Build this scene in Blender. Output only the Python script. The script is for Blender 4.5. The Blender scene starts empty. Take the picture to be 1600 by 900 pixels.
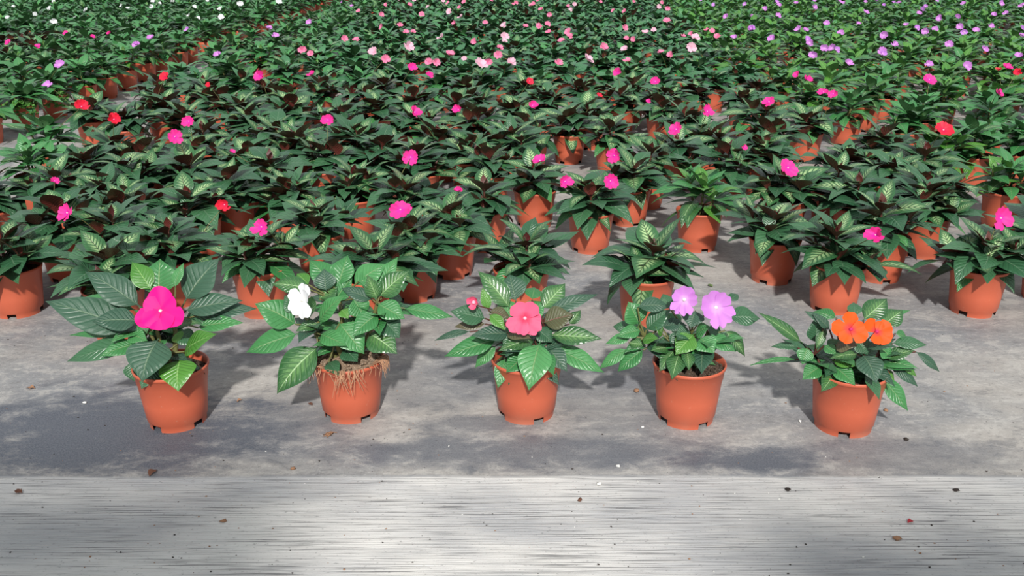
import bpy, math, random
import numpy as np
from mathutils import Vector, Matrix, Euler

# ------------------------------------------------------------------ camera, sky, sun, exposure
CAM_H, PITCH, FPX = 0.757, math.radians(20.8), 1450.0
scene = bpy.context.scene
C = scene.collection
cd = bpy.data.cameras.new('camera'); cam = bpy.data.objects.new('camera', cd); C.objects.link(cam)
cam.location = (0, 0, CAM_H); cam.rotation_euler = (math.pi/2-PITCH, 0, 0)
cd.sensor_width = 36.0; cd.lens = 36.0*FPX/1600.0; cd.clip_start = 0.02; cd.clip_end = 200
scene.camera = cam

world = bpy.data.worlds.new('World'); scene.world = world; world.use_nodes = True
wn = world.node_tree.nodes; bg = wn['Background']
bg.inputs['Color'].default_value = (0.90, 0.96, 1.0, 1); bg.inputs['Strength'].default_value = 0.62

sd = bpy.data.lights.new('sun', 'SUN'); sun = bpy.data.objects.new('sun', sd); C.objects.link(sun)
sd.energy = 4.5; sd.angle = math.radians(2.4); sd.color = (1.0, 0.965, 0.92)
SUN_EL = math.radians(38)
sun.rotation_euler = Vector((-0.03*math.cos(SUN_EL), math.cos(SUN_EL), -math.sin(SUN_EL))).to_track_quat('-Z', 'Y').to_euler()
sun.location = (0, -6, 6)

scene.view_settings.view_transform = 'Standard'; scene.view_settings.look = 'None'
scene.view_settings.gamma = 1; scene.view_settings.use_curve_mapping = False
scene.view_settings.exposure = 0.04

CP, SP = math.cos(PITCH), math.sin(PITCH)
def ray(px, py):
    a = (px-800)/FPX; b = (450-py)/FPX
    return a, CP+b*SP, -SP+b*CP
def at_z(px, py, z):
    x, y, w = ray(px, py); t = (z-CAM_H)/w
    return Vector((x*t, y*t, z))
def at_y(px, py, Y):
    x, y, w = ray(px, py); t = Y/y
    return Vector((x*t, Y, CAM_H+w*t))
def project(x, y, z):
    d = y*CP-(z-CAM_H)*SP; u = y*SP+(z-CAM_H)*CP
    return 800+FPX*x/d, 450-FPX*u/d

R = random.Random(7)
NR = np.random.RandomState(11)

# ------------------------------------------------------------------ material helpers
def mat(name):
    m = bpy.data.materials.new(name); m.use_nodes = True
    nt = m.node_tree
    return m, nt, nt.nodes['Principled BSDF']
def N(nt, typ, **kw):
    n = nt.nodes.new(typ)
    for k, v in kw.items():
        if k in ('operation', 'data_type', 'blend_type', 'noise_dimensions', 'feature', 'interpolation_type', 'wave_type', 'bands_direction'): setattr(n, k, v)
    return n
def lk(nt, a, b): nt.links.new(a, b)
def math_(nt, op, a, b=None, c=None, clamp=False):
    n = nt.nodes.new('ShaderNodeMath'); n.operation = op; n.use_clamp = clamp
    for i, v in enumerate((a, b, c)):
        if v is None: continue
        if isinstance(v, (int, float)): n.inputs[i].default_value = v
        else: nt.links.new(v, n.inputs[i])
    return n.outputs[0]
def smooth(nt, v, lo, hi, a=0.0, b=1.0):
    n = nt.nodes.new('ShaderNodeMapRange'); n.interpolation_type = 'SMOOTHSTEP'
    nt.links.new(v, n.inputs['Value'])
    n.inputs['From Min'].default_value = lo; n.inputs['From Max'].default_value = hi
    n.inputs['To Min'].default_value = a; n.inputs['To Max'].default_value = b
    return n.outputs[0]
def mix(nt, f, a, b, bt='MIX'):
    n = nt.nodes.new('ShaderNodeMix'); n.data_type = 'RGBA'; n.blend_type = bt
    for s, v in ((0, f), (6, a), (7, b)):
        if isinstance(v, (int, float)): n.inputs[s].default_value = v
        elif isinstance(v, tuple): n.inputs[s].default_value = (v[0], v[1], v[2], 1)
        else: nt.links.new(v, n.inputs[s])
    return n.outputs[2]
def noise(nt, vec, scale, detail=3, rough=0.5, dist=0.0):
    n = nt.nodes.new('ShaderNodeTexNoise'); n.inputs['Scale'].default_value = scale
    n.inputs['Detail'].default_value = detail; n.inputs['Roughness'].default_value = rough
    n.inputs['Distortion'].default_value = dist
    if vec is not None: nt.links.new(vec, n.inputs['Vector'])
    return n.outputs['Fac']
def bump(nt, h, strength, dist, bsdf):
    b = nt.nodes.new('ShaderNodeBump'); b.inputs['Strength'].default_value = strength
    b.inputs['Distance'].default_value = dist
    nt.links.new(h, b.inputs['Height']); nt.links.new(b.outputs[0], bsdf.inputs['Normal'])
def simple(name, col, rough=0.6, spec=0.4, var=0.15, scale=60):
    m, nt, p = mat(name)
    tc = nt.nodes.new('ShaderNodeTexCoord')
    f = noise(nt, tc.outputs['Object'], scale, 4)
    c = mix(nt, f, tuple(x*(1-var) for x in col), tuple(min(1, x*(1+var)) for x in col))
    lk(nt, c, p.inputs['Base Color']); p.inputs['Roughness'].default_value = rough
    p.inputs['Specular IOR Level'].default_value = spec
    return m

def leaf_mat(name, blade, blade2, vein, under, varieg=0.0, vcol=(0.3, 0.42, 0.16), veinw=0.5, rough=0.36):
    m, nt, p = mat(name)
    uv = nt.nodes.new('ShaderNodeUVMap'); sx = nt.nodes.new('ShaderNodeSeparateXYZ')
    lk(nt, uv.outputs[0], sx.inputs[0])
    u, v = sx.outputs[0], sx.outputs[1]
    au = math_(nt, 'ABSOLUTE', math_(nt, 'MULTIPLY_ADD', u, 2.0, -1.0))
    geo = nt.nodes.new('ShaderNodeNewGeometry'); oi = nt.nodes.new('ShaderNodeObjectInfo')
    rnd = math_(nt, 'FRACT', math_(nt, 'ADD', oi.outputs['Random'], geo.outputs['Random Per Island']))
    rnd2 = math_(nt, 'FRACT', math_(nt, 'MULTIPLY', rnd, 7.13))
    # lateral veins sweep towards the tip
    ph = math_(nt, 'SUBTRACT', math_(nt, 'MULTIPLY', v, 9.0), math_(nt, 'MULTIPLY', math_(nt, 'POWER', au, 0.85), 2.2))
    fr = math_(nt, 'ABSOLUTE', math_(nt, 'SUBTRACT', math_(nt, 'FRACT', ph), 0.5))     # 0.5 at vein
    lat = smooth(nt, fr, 0.38, 0.5)
    lat = math_(nt, 'MULTIPLY', lat, smooth(nt, au, 1.0, 0.55))
    mid = smooth(nt, au, 0.06, 0.02)
    vm = math_(nt, 'MAXIMUM', mid, math_(nt, 'MULTIPLY', lat, veinw), clamp=True)
    tc = nt.nodes.new('ShaderNodeTexCoord')
    c = mix(nt, rnd, blade, blade2)
    n1 = noise(nt, tc.outputs['Object'], 9, 2)
    c = mix(nt, math_(nt, 'MULTIPLY', n1, 0.35), c, tuple(x*0.55 for x in blade))
    if varieg > 0:
        comb = nt.nodes.new('ShaderNodeCombineXYZ'); lk(nt, au, comb.inputs[0]); lk(nt, v, comb.inputs[1]); lk(nt, rnd, comb.inputs[2])
        z1 = smooth(nt, math_(nt, 'ADD', au, math_(nt, 'MULTIPLY', noise(nt, comb.outputs[0], 9, 3), 0.7)), 1.05, 0.55)
        zone = math_(nt, 'MULTIPLY', z1, smooth(nt, fr, 0.42, 0.22))
        zone = math_(nt, 'MULTIPLY', zone, smooth(nt, v, 0.97, 0.6))
        zone = math_(nt, 'MULTIPLY', zone, math_(nt, 'MULTIPLY_ADD', rnd2, 0.6*varieg, 0.4*varieg))
        c = mix(nt, zone, c, vcol)
    c = mix(nt, vm, c, vein)
    cu = mix(nt, lat, under, tuple(x*1.5 for x in under))
    c = mix(nt, geo.outputs['Backfacing'], c, cu)
    lk(nt, c, p.inputs['Base Color'])
    p.inputs['Roughness'].default_value = rough; p.inputs['Specular IOR Level'].default_value = 0.6
    h = math_(nt, 'SUBTRACT', math_(nt, 'MULTIPLY', smooth(nt, fr, 0.5, 0.2), smooth(nt, au, 1.0, 0.7)), math_(nt, 'MULTIPLY', mid, 0.8))
    h = math_(nt, 'ADD', h, math_(nt, 'MULTIPLY', noise(nt, tc.outputs['Object'], 40, 2), 0.25))
    bump(nt, h, 0.55, 0.0017, p)
    return m

L = {}
L['dark'] = leaf_mat('leaf_dark', (0.025, 0.095, 0.042), (0.054, 0.158, 0.068), (0.09, 0.18, 0.10), (0.12, 0.022, 0.018), 0.0, veinw=0.16)
L['varieg'] = leaf_mat('leaf_variegated', (0.022, 0.096, 0.032), (0.042, 0.15, 0.048), (0.075, 0.10, 0.045), (0.12, 0.022, 0.018), 1.0, (0.36, 0.52, 0.24), veinw=0.15)
L['young'] = leaf_mat('leaf_young_maroon', (0.075, 0.014, 0.014), (0.105, 0.030, 0.020), (0.11, 0.04, 0.03), (0.085, 0.013, 0.014), 0.0, veinw=0.3)
L['green'] = leaf_mat('leaf_green', (0.036, 0.180, 0.050), (0.070, 0.260, 0.080), (0.15, 0.28, 0.11), (0.09, 0.19, 0.08), 0.0, veinw=0.14)
L['bright'] = leaf_mat('leaf_bright', (0.055, 0.200, 0.025), (0.090, 0.260, 0.040), (0.20, 0.38, 0.11), (0.14, 0.28, 0.08), 0.0, veinw=0.12)
L['striped'] = leaf_mat('leaf_striped', (0.022, 0.090, 0.026), (0.035, 0.125, 0.035), (0.30, 0.46, 0.22), (0.09, 0.19, 0.08), 0.6, (0.16, 0.32, 0.10), veinw=0.30, rough=0.3)
L['slate'] = leaf_mat('leaf_slate', (0.026, 0.080, 0.046), (0.038, 0.104, 0.058), (0.10, 0.17, 0.10), (0.10, 0.16, 0.08), 0.0, veinw=0.06, rough=0.45)
L['deep'] = leaf_mat('leaf_deep_green', (0.032, 0.140, 0.056), (0.064, 0.215, 0.086), (0.09, 0.18, 0.09), (0.05, 0.10, 0.045), 0.0, veinw=0.15)
L['redgreen'] = leaf_mat('leaf_red_green', (0.075, 0.085, 0.035), (0.11, 0.10, 0.05), (0.16, 0.08, 0.06), (0.09, 0.03, 0.02), 0.0, veinw=0.3, rough=0.4)

def petal_mat(name, outer, inner, edge=None):
    m, nt, p = mat(name)
    uv = nt.nodes.new('ShaderNodeUVMap'); sx = nt.nodes.new('ShaderNodeSeparateXYZ'); lk(nt, uv.outputs[0], sx.inputs[0])
    tc = nt.nodes.new('ShaderNodeTexCoord')
    comb = nt.nodes.new('ShaderNodeCombineXYZ')
    lk(nt, math_(nt, 'MULTIPLY', sx.outputs[0], 14), comb.inputs[0]); lk(nt, sx.outputs[1], comb.inputs[1])
    f = noise(nt, comb.outputs[0], 1.6, 2)
    c = mix(nt, smooth(nt, sx.outputs[1], 0.12, 0.5), inner, outer)
    c = mix(nt, math_(nt, 'MULTIPLY', f, 0.25), c, tuple(x*0.8 for x in outer))
    lk(nt, c, p.inputs['Base Color']); p.inputs['Roughness'].default_value = 0.55
    p.inputs['Specular IOR Level'].default_value = 0.25
    tr = nt.nodes.new('ShaderNodeBsdfTranslucent'); lk(nt, c, tr.inputs['Color'])
    ms = nt.nodes.new('ShaderNodeMixShader'); ms.inputs[0].default_value = 0.25
    lk(nt, p.outputs[0], ms.inputs[1]); lk(nt, tr.outputs[0], ms.inputs[2])
    lk(nt, ms.outputs[0], nt.nodes['Material Output'].inputs['Surface'])
    return m
P = {}
P['hot'] = petal_mat('petal_hot_pink', (0.95, 0.004, 0.26), (0.80, 0.003, 0.22))
P['magenta'] = petal_mat('petal_magenta', (0.92, 0.045, 0.34), (0.70, 0.02, 0.42))
P['coral'] = petal_mat('petal_coral_pink', (0.88, 0.12, 0.24), (0.62, 0.03, 0.10))
P['red'] = petal_mat('petal_red', (0.86, 0.03, 0.07), (0.6, 0.01, 0.08))
P['orange'] = petal_mat('petal_orange', (0.88, 0.105, 0.010), (0.70, 0.04, 0.05))
P['lilac'] = petal_mat('petal_lilac', (0.64, 0.25, 0.70), (0.74, 0.42, 0.76))
P['violet'] = petal_mat('petal_violet', (0.62, 0.26, 0.78), (0.8, 0.45, 0.75))
P['pink'] = petal_mat('petal_pale_pink', (0.86, 0.25, 0.42), (0.80, 0.14, 0.30))
P['blush'] = petal_mat('petal_blush', (0.86, 0.52, 0.64), (0.80, 0.35, 0.48))
P['white'] = petal_mat('petal_white', (0.88, 0.88, 0.90), (0.86, 0.88, 0.85))
PK = list(P)

def pot_mat():
    m, nt, p = mat('terracotta_plastic')
    tc = nt.nodes.new('ShaderNodeTexCoord'); oi = nt.nodes.new('ShaderNodeObjectInfo')
    va = nt.nodes.new('ShaderNodeVectorMath'); va.operation = 'ADD'
    lk(nt, tc.outputs['Object'], va.inputs[0]); lk(nt, oi.outputs['Location'], va.inputs[1])
    f = noise(nt, va.outputs[0], 18, 4)
    c = mix(nt, f, (0.47, 0.098, 0.048), (0.57, 0.128, 0.066))
    dust = smooth(nt, noise(nt, va.outputs[0], 160, 3, 0.6), 0.66, 0.78)
    c = mix(nt, math_(nt, 'MULTIPLY', dust, 0.28), c, (0.55, 0.40, 0.30))
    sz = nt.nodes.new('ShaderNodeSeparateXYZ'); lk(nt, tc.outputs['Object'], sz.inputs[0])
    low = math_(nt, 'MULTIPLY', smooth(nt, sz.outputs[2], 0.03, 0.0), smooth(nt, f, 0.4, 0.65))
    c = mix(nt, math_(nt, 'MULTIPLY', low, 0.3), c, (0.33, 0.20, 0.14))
    lk(nt, c, p.inputs['Base Color']); p.inputs['Roughness'].default_value = 0.42
    p.inputs['Specular IOR Level'].default_value = 0.45
    return m
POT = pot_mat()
def soil_mat(name, a, b, chip):
    m, nt, p = mat(name)
    tc = nt.nodes.new('ShaderNodeTexCoord')
    f = noise(nt, tc.outputs['Object'], 260, 4, 0.65)
    g = smooth(nt, noise(nt, tc.outputs['Object'], 420, 2), 0.62, 0.68)
    c = mix(nt, f, a, b); c = mix(nt, g, c, chip)
    lk(nt, c, p.inputs['Base Color']); p.inputs['Roughness'].default_value = 0.95
    bump(nt, f, 1.0, 0.004, p)
    return m
SOIL = soil_mat('soil_dark', (0.035, 0.020, 0.013), (0.13, 0.085, 0.055), (0.45, 0.38, 0.30))
SOIL2 = soil_mat('soil_pale', (0.16, 0.10, 0.065), (0.42, 0.30, 0.20), (0.62, 0.52, 0.40))
STEMR = simple('stem_maroon', (0.085, 0.030, 0.020), 0.45)
STEMG = simple('stem_green', (0.13, 0.13, 0.045), 0.45)
FIBRE = simple('root_fibre', (0.40, 0.22, 0.13), 0.9)
THROAT = simple('flower_throat', (0.80, 0.45, 0.55), 0.5)
THROATW = simple('flower_throat_white', (0.85, 0.80, 0.72), 0.5)
THROATO = simple('flower_throat_purple', (0.55, 0.03, 0.14), 0.5)

# ------------------------------------------------------------------ array meshes (V, F, UV, MI), all quads
def grid_faces(nu, nv):
    i, j = np.meshgrid(np.arange(nv), np.arange(nu), indexing='ij')
    a = (i*(nu+1)+j).ravel()
    return np.stack([a, a+nu+1, a+nu+2, a+1], 1)[:, ::-1]
def arr_grid(X, Y, Z, U, Vv, mi=0):
    nv, nu = X.shape[0]-1, X.shape[1]-1
    V = np.stack([X.ravel(), Y.ravel(), Z.ravel()], 1)
    F = grid_faces(nu, nv)[:, ::-1]
    # orientation: x along rows, y along columns -> +z up
    F = F[:, [0, 1, 2, 3]]
    UVv = np.stack([U.ravel(), Vv.ravel()], 1)
    return [V, F, UVv[F], np.full(len(F), mi, int)]
def xf(a, M):
    m = np.array(M)
    return [a[0]@m[:3, :3].T+m[:3, 3], a[1], a[2], a[3]]
def setmi(a, k): return [a[0], a[1], a[2], np.full(len(a[1]), k, int)]
def join(parts):
    off = 0; V, F, U, Mi = [], [], [], []
    for a in parts:
        V.append(a[0]); F.append(a[1]+off); U.append(a[2]); Mi.append(a[3]); off += len(a[0])
    return [np.concatenate(V), np.concatenate(F), np.concatenate(U), np.concatenate(Mi)]
def to_mesh(name, a, mats, smooth_=True):
    V, F, U, Mi = a
    me = bpy.data.meshes.new(name)
    me.vertices.add(len(V)); me.vertices.foreach_set('co', V.astype(np.float32).ravel())
    me.loops.add(F.size); me.loops.foreach_set('vertex_index', F.astype(np.int32).ravel())
    me.polygons.add(len(F)); me.polygons.foreach_set('loop_start', np.arange(0, F.size, 4, dtype=np.int32))
    for m in mats: me.materials.append(m)
    me.polygons.foreach_set('material_index', Mi.astype(np.int32))
    me.polygons.foreach_set('use_smooth', np.full(len(F), smooth_, bool))
    uvl = me.uv_layers.new(name='UVMap'); uvl.data.foreach_set('uv', U.astype(np.float32).ravel())
    me.update(calc_edges=True); me.validate()
    return me
def obj(name, me, parent=None, M=None):
    o = bpy.data.objects.new(name, me); C.objects.link(o)
    if parent is not None: o.parent = parent
    if M is not None: o.matrix_basis = M
    return o

def leaf_arr(nu=4, nv=7, W=0.38, arch=0.08, fold=0.25, bend=0.0, quilt=0.0, serr=0.0, tip=0.0, wav=0.0):
    t = np.linspace(0, 1, nv+1)[:, None]; u = np.linspace(-1, 1, nu+1)[None, :]
    s = np.clip((t-0.09)/0.91, 0, 1)
    pr = s**0.80*(1-s)**1.28
    pk = (0.80/2.08)**0.80*(1.28/2.08)**1.28
    w = W/2*pr/pk
    pet = np.where(t < 0.999, 0.011, 0.0)
    w = np.maximum(w, pet)
    if serr > 0: w = w+serr*W*(np.abs(((t*26) % 1)-0.5)-0.25)*(s > 0.1)*(s < 0.97)*1.0
    au = np.abs(u)
    X = t+0*u-0.02*au*w
    Y = u*w+bend*4*t*(1-t)
    Z = arch*4*t*(1-t)+w*(fold*au-0.32*fold*au**2*1.5)+0*u - tip*t**3
    Z = Z+wav*np.sin(t*11+u*1.3)*w*au
    if quilt > 0:
        ph = s*9-au**0.85*2.2
        Z = Z+quilt*(0.5+0.5*np.cos(2*np.pi*(ph)))*(1-au**3)*np.sin(np.pi*np.clip(s, 0, 1))
        Z = Z-quilt*1.2*np.exp(-(au/0.12)**2)*(s > 0)
    return arr_grid(X, Y, Z, (u+1)/2+0*t, s+0*u)
def petal_arr(W=1.0, notch=0.12, cup=0.12, nu=6, nv=5, ruf=0.03, ph=0.0):
    s = np.linspace(0.0, 1, nv+1)[:, None]; u = np.linspace(-1, 1, nu+1)[None, :]
    xo = np.sqrt(np.clip(1-(0.80*u)**2, 0, 1))-notch*np.exp(-(u/0.28)**2)
    X = s*xo; Y = u*W/2*(0.10+0.90*s**0.8)
    Z = cup*s**2+ruf*np.sin(u*5+ph)*s**2-0.05*np.abs(u)*s
    return arr_grid(X, Y, Z, (u+1)/2+0*s, s+0*u)
def tube_arr(pts, rads, n=5, mi=0):
    pts = [Vector(p) for p in pts]; rings = []
    for i, p in enumerate(pts):
        d = (pts[min(i+1, len(pts)-1)]-pts[max(i-1, 0)]).normalized()
        a = d.orthogonal().normalized(); b = d.cross(a)
        rings.append([p+(a*math.cos(2*math.pi*k/n)+b*math.sin(2*math.pi*k/n))*rads[i] for k in range(n)])
    V = np.array([[v[:] for v in r] for r in rings]).reshape(-1, 3)
    F = []
    for i in range(len(pts)-1):
        for k in range(n):
            k2 = (k+1) % n
            F.append([i*n+k, i*n+k2, (i+1)*n+k2, (i+1)*n+k])
    F = np.array(F)
    return [V, F, np.zeros((len(F), 4, 2)), np.full(len(F), mi, int)]
def blob_arr(c, r, seed=0, n=6, m=4, jag=0.3, mi=0):
    rr = np.random.RandomState(seed)
    V = []
    for i in range(m+1):
        th = math.pi*i/m
        for k in range(n):
            q = 1+jag*(rr.rand()-0.5)*2 if 0 < i < m else 1
            V.append([c[0]+r[0]*q*math.sin(th)*math.cos(2*math.pi*k/n), c[1]+r[1]*q*math.sin(th)*math.sin(2*math.pi*k/n), c[2]+r[2]*q*math.cos(th)])
    F = [[i*n+k, (i+1)*n+k, (i+1)*n+(k+1) % n, i*n+(k+1) % n] for i in range(m) for k in range(n)]
    return [np.array(V), np.array(F), np.zeros((len(F), 4, 2)), np.full(len(F), mi, int)]
PROFILE = [(.0455, 0), (.0464, .0105), (.0484, .0128), (.0518, .045), (.0553, .0785), (.0564, .0800), (.0580, .0965), (.0597, .0975), (.0603, .1015), (.0594, .1035), (.0574, .1025), (.0556, .0930), (.0540, .0780)]
def pot_arr(n=32, notch=True, prof=PROFILE):
    V = []; F = []
    for r, z in prof:
        for k in range(n):
            a = 2*math.pi*k/n; V.append([r*math.cos(a), r*math.sin(a), z])
    w = max(1, n//16)
    for i in range(len(prof)-1):
        for k in range(n):
            if notch and i == 0 and (k % (n//4)) < w: continue
            k2 = (k+1) % n
            F.append([i*n+k, i*n+k2, (i+1)*n+k2, (i+1)*n+k])
    # bottom disc a little above the floor
    b0 = len(V)
    for r in (.0455, .0005):
        for k in range(n):
            a = 2*math.pi*k/n; V.append([r*math.cos(a), r*math.sin(a), .0095])
    for k in range(n):
        k2 = (k+1) % n; F.append([b0+k, b0+n+k, b0+n+k2, b0+k2])
    return [np.array(V), np.array(F), np.zeros((len(F), 4, 2)), np.zeros(len(F), int)]
def soil_arr(n=20, rings=5, z=0.090, h=0.006, r=0.0556, seed=1, mound=0.0):
    rr = np.random.RandomState(seed); V = []; F = []
    for i in range(rings+1):
        q = r*max(i/rings, 0.01)
        for k in range(n):
            a = 2*math.pi*k/n; e = h*(rr.rand()-0.5)*2 if 0 < i < rings else 0
            V.append([q*math.cos(a), q*math.sin(a), z+e+mound*(1-(i/rings)**2)])
    for i in range(rings):
        for k in range(n):
            k2 = (k+1) % n; F.append([i*n+k, (i+1)*n+k, (i+1)*n+k2, i*n+k2])
    return [np.array(V), np.array(F), np.zeros((len(F), 4, 2)), np.zeros(len(F), int)]

def basis(loc, d, nrm, length, wscale=1.0):
    d = Vector(d).normalized(); n = Vector(nrm); n = n-d*n.dot(d)
    if n.length < 1e-4: n = d.orthogonal()
    n.normalize(); y = n.cross(d)
    M = Matrix.Identity(4)
    for r in range(3):
        M[r][0] = d[r]*length; M[r][1] = y[r]*length*wscale; M[r][2] = n[r]*length; M[r][3] = loc[r]
    return M

# ------------------------------------------------------------------ floor
def floor_mat():
    m, nt, p = mat('concrete')
    tc = nt.nodes.new('ShaderNodeTexCoord'); co = tc.outputs['Object']
    sp = nt.nodes.new('ShaderNodeSeparateXYZ'); lk(nt, co, sp.inputs[0]); X, Y = sp.outputs[0], sp.outputs[1]
    def stretch(sx, sy):
        mp = nt.nodes.new('ShaderNodeMapping'); mp.inputs['Scale'].default_value = (sx, sy, 1); lk(nt, co, mp.inputs[0]); return mp.outputs[0]
    edge = math_(nt, 'ADD', Y, math_(nt, 'MULTIPLY', noise(nt, stretch(3, 1), 1.5, 3), 0.016))
    brushed = smooth(nt, edge, 1.210, 1.200)
    # smooth trowelled slab: warm grey, mottled
    big = noise(nt, stretch(1, 1.6), 1.7, 4, 0.6, 0.4)
    medn = noise(nt, stretch(1, 1.8), 9, 5, 0.65, 0.6)
    fine = noise(nt, stretch(1, 1.5), 90, 5, 0.7)
    crisp = noise(nt, stretch(1, 1.7), 13, 9, 0.78, 0.3)
    spk = noise(nt, co, 420, 3, 0.6)
    c = mix(nt, smooth(nt, big, 0.36, 0.64), (0.225, 0.23, 0.24), (0.36, 0.338, 0.312))
    c = mix(nt, math_(nt, 'MULTIPLY', smooth(nt, crisp, 0.50, 0.60), 0.55), c, (0.46, 0.44, 0.41))
    c = mix(nt, math_(nt, 'MULTIPLY', smooth(nt, crisp, 0.47, 0.38), 0.5), c, (0.15, 0.15, 0.155))
    c = mix(nt, math_(nt, 'MULTIPLY', smooth(nt, fine, 0.54, 0.66), 0.45), c, (0.13, 0.13, 0.13))
    c = mix(nt, math_(nt, 'MULTIPLY', smooth(nt, fine, 0.44, 0.34), 0.4), c, (0.56, 0.54, 0.51))
    c = mix(nt, math_(nt, 'MULTIPLY', smooth(nt, spk, 0.60, 0.68), 0.5), c, (0.09, 0.085, 0.08))
    c = mix(nt, math_(nt, 'MULTIPLY', smooth(nt, spk, 0.37, 0.30), 0.35), c, (0.62, 0.60, 0.57))
    # blue-grey stains along the edge of the slab and left of the first pot
    def blobm(cx, cy, rx, ry, amp):
        a = math_(nt, 'DIVIDE', math_(nt, 'SUBTRACT', X, cx), rx); b = math_(nt, 'DIVIDE', math_(nt, 'SUBTRACT', Y, cy), ry)
        d = math_(nt, 'ADD', math_(nt, 'MULTIPLY', a, a), math_(nt, 'MULTIPLY', b, b))
        d = math_(nt, 'ADD', d, math_(nt, 'MULTIPLY_ADD', medn, 2.4, -1.2))
        d = math_(nt, 'ADD', d, math_(nt, 'MULTIPLY_ADD', crisp, 3.4, -1.7))
        d = math_(nt, 'ADD', d, math_(nt, 'MULTIPLY_ADD', fine, 1.6, -0.8))
        return math_(nt, 'MULTIPLY', smooth(nt, d, 1.9, 0.2), min(1, amp*1.1))
    st = None
    for b in ((-0.66, 1.33, 0.30, 0.14, 0.9), (-0.40, 1.36, 0.12, 0.09, 0.5), (0.02, 1.27, 0.30, 0.05, 0.65), (0.36, 1.25, 0.14, 0.035, 0.8), (-0.06, 1.36, 0.10, 0.03, 0.5),
              (0.62, 1.26, 0.16, 0.05, 0.5), (0.18, 1.45, 0.10, 0.12, 0.3), (-0.12, 1.5, 0.12, 0.10, 0.3)):
        q = blobm(*b); st = q if st is None else math_(nt, 'MAXIMUM', st, q)
    c = mix(nt, st, c, mix(nt, smooth(nt, spk, 0.4, 0.62), (0.115, 0.125, 0.148), (0.070, 0.078, 0.098)))
    # brushed strip: fine grooves run left to right
    g1 = noise(nt, stretch(8, 430), 1.0, 2, 0.5)
    g2 = noise(nt, stretch(12, 620), 1.0, 2, 0.5)
    dens = smooth(nt, noise(nt, stretch(4, 14), 1.0, 5, 0.7), 0.36, 0.60, 0.12, 0.85)
    pit = noise(nt, stretch(130, 220), 1.0, 4, 0.7)
    cb = mix(nt, smooth(nt, noise(nt, stretch(1.3, 2.4), 1.6, 4, 0.6, 0.3), 0.35, 0.68), (0.38, 0.382, 0.39), (0.70, 0.68, 0.645))
    cb = mix(nt, math_(nt, 'MULTIPLY', smooth(nt, g1, 0.54, 0.62), dens), cb, (0.10, 0.10, 0.105))
    cb = mix(nt, math_(nt, 'MULTIPLY', smooth(nt, g2, 0.48, 0.36), 0.5), cb, (0.55, 0.53, 0.50))
    cb = mix(nt, math_(nt, 'MULTIPLY', smooth(nt, pit, 0.58, 0.70), 0.55), cb, (0.09, 0.09, 0.09))
    c = mix(nt, brushed, c, cb)
    seam = math_(nt, 'MULTIPLY', smooth(nt, math_(nt, 'ABSOLUTE', math_(nt, 'SUBTRACT', edge, 1.207)), 0.007, 0.0), smooth(nt, noise(nt, stretch(4, 1), 2, 3), 0.35, 0.6))
    c = mix(nt, math_(nt, 'MULTIPLY', seam, 0.5), c, (0.13, 0.14, 0.16))
    lk(nt, c, p.inputs['Base Color'])
    rg = smooth(nt, medn, 0.3, 0.7, 0.5, 0.8); lk(nt, rg, p.inputs['Roughness'])
    p.inputs['Specular IOR Level'].default_value = 0.4
    hb = math_(nt, 'MULTIPLY', math_(nt, 'ADD', math_(nt, 'MULTIPLY', g1, -1.0), math_(nt, 'MULTIPLY', g2, -0.6)), brushed)
    h = math_(nt, 'ADD', hb, math_(nt, 'MULTIPLY', fine, 0.25))
    bump(nt, h, 0.6, 0.003, p)
    return m
fl = [np.array([[-16, -10, 0], [16, -10, 0], [16, 24, 0], [-16, 24, 0]], float), np.array([[0, 1, 2, 3]]), np.zeros((1, 4, 2)), np.zeros(1, int)]
floor = obj('floor', to_mesh('floor', fl, [floor_mat()])); floor['kind'] = 'structure'

# added unseen panels, shaped to shade the front strip, between two greenhouse roof beams
METAL = simple('galvanised_steel', (0.55, 0.56, 0.57), 0.5)
def box_arr(a, b):
    x0, y0, z0 = a; x1, y1, z1 = b
    V = np.array([[x0, y0, z0], [x1, y0, z0], [x1, y1, z0], [x0, y1, z0], [x0, y0, z1], [x1, y0, z1], [x1, y1, z1], [x0, y1, z1]], float)
    F = np.array([[3, 2, 1, 0], [4, 5, 6, 7], [0, 1, 5, 4], [1, 2, 6, 5], [2, 3, 7, 6], [3, 0, 4, 7]])
    return [V, F, np.zeros((6, 4, 2)), np.zeros(6, int)]
for x0, x1, y1, z in ((-3.2, -.17, -2.67, 3.0), (.42, 3.2, -2.74, 3.0)):
    o = obj('added_shade_panel', to_mesh('added_shade_panel', box_arr((x0, y1-1.6, z), (x1, y1, z+.03)), [METAL]))
    o.rotation_euler = (0, 0, 0); o['label'] = 'added grey panel overhead, unseen, shading the %s side of the front strip' % ('left' if x0 < 0 else 'right'); o['category'] = 'added panel'; o['group'] = 'added overhead shading panels'
for x0 in (-3.2, 3.2):
    o = obj('trim_1' if x0 < 0 else 'trim_2', to_mesh('trim', box_arr((x0-.05, -9, 3.03), (x0+.05, 20, 3.13)), [METAL])); o['kind'] = 'structure'

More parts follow.
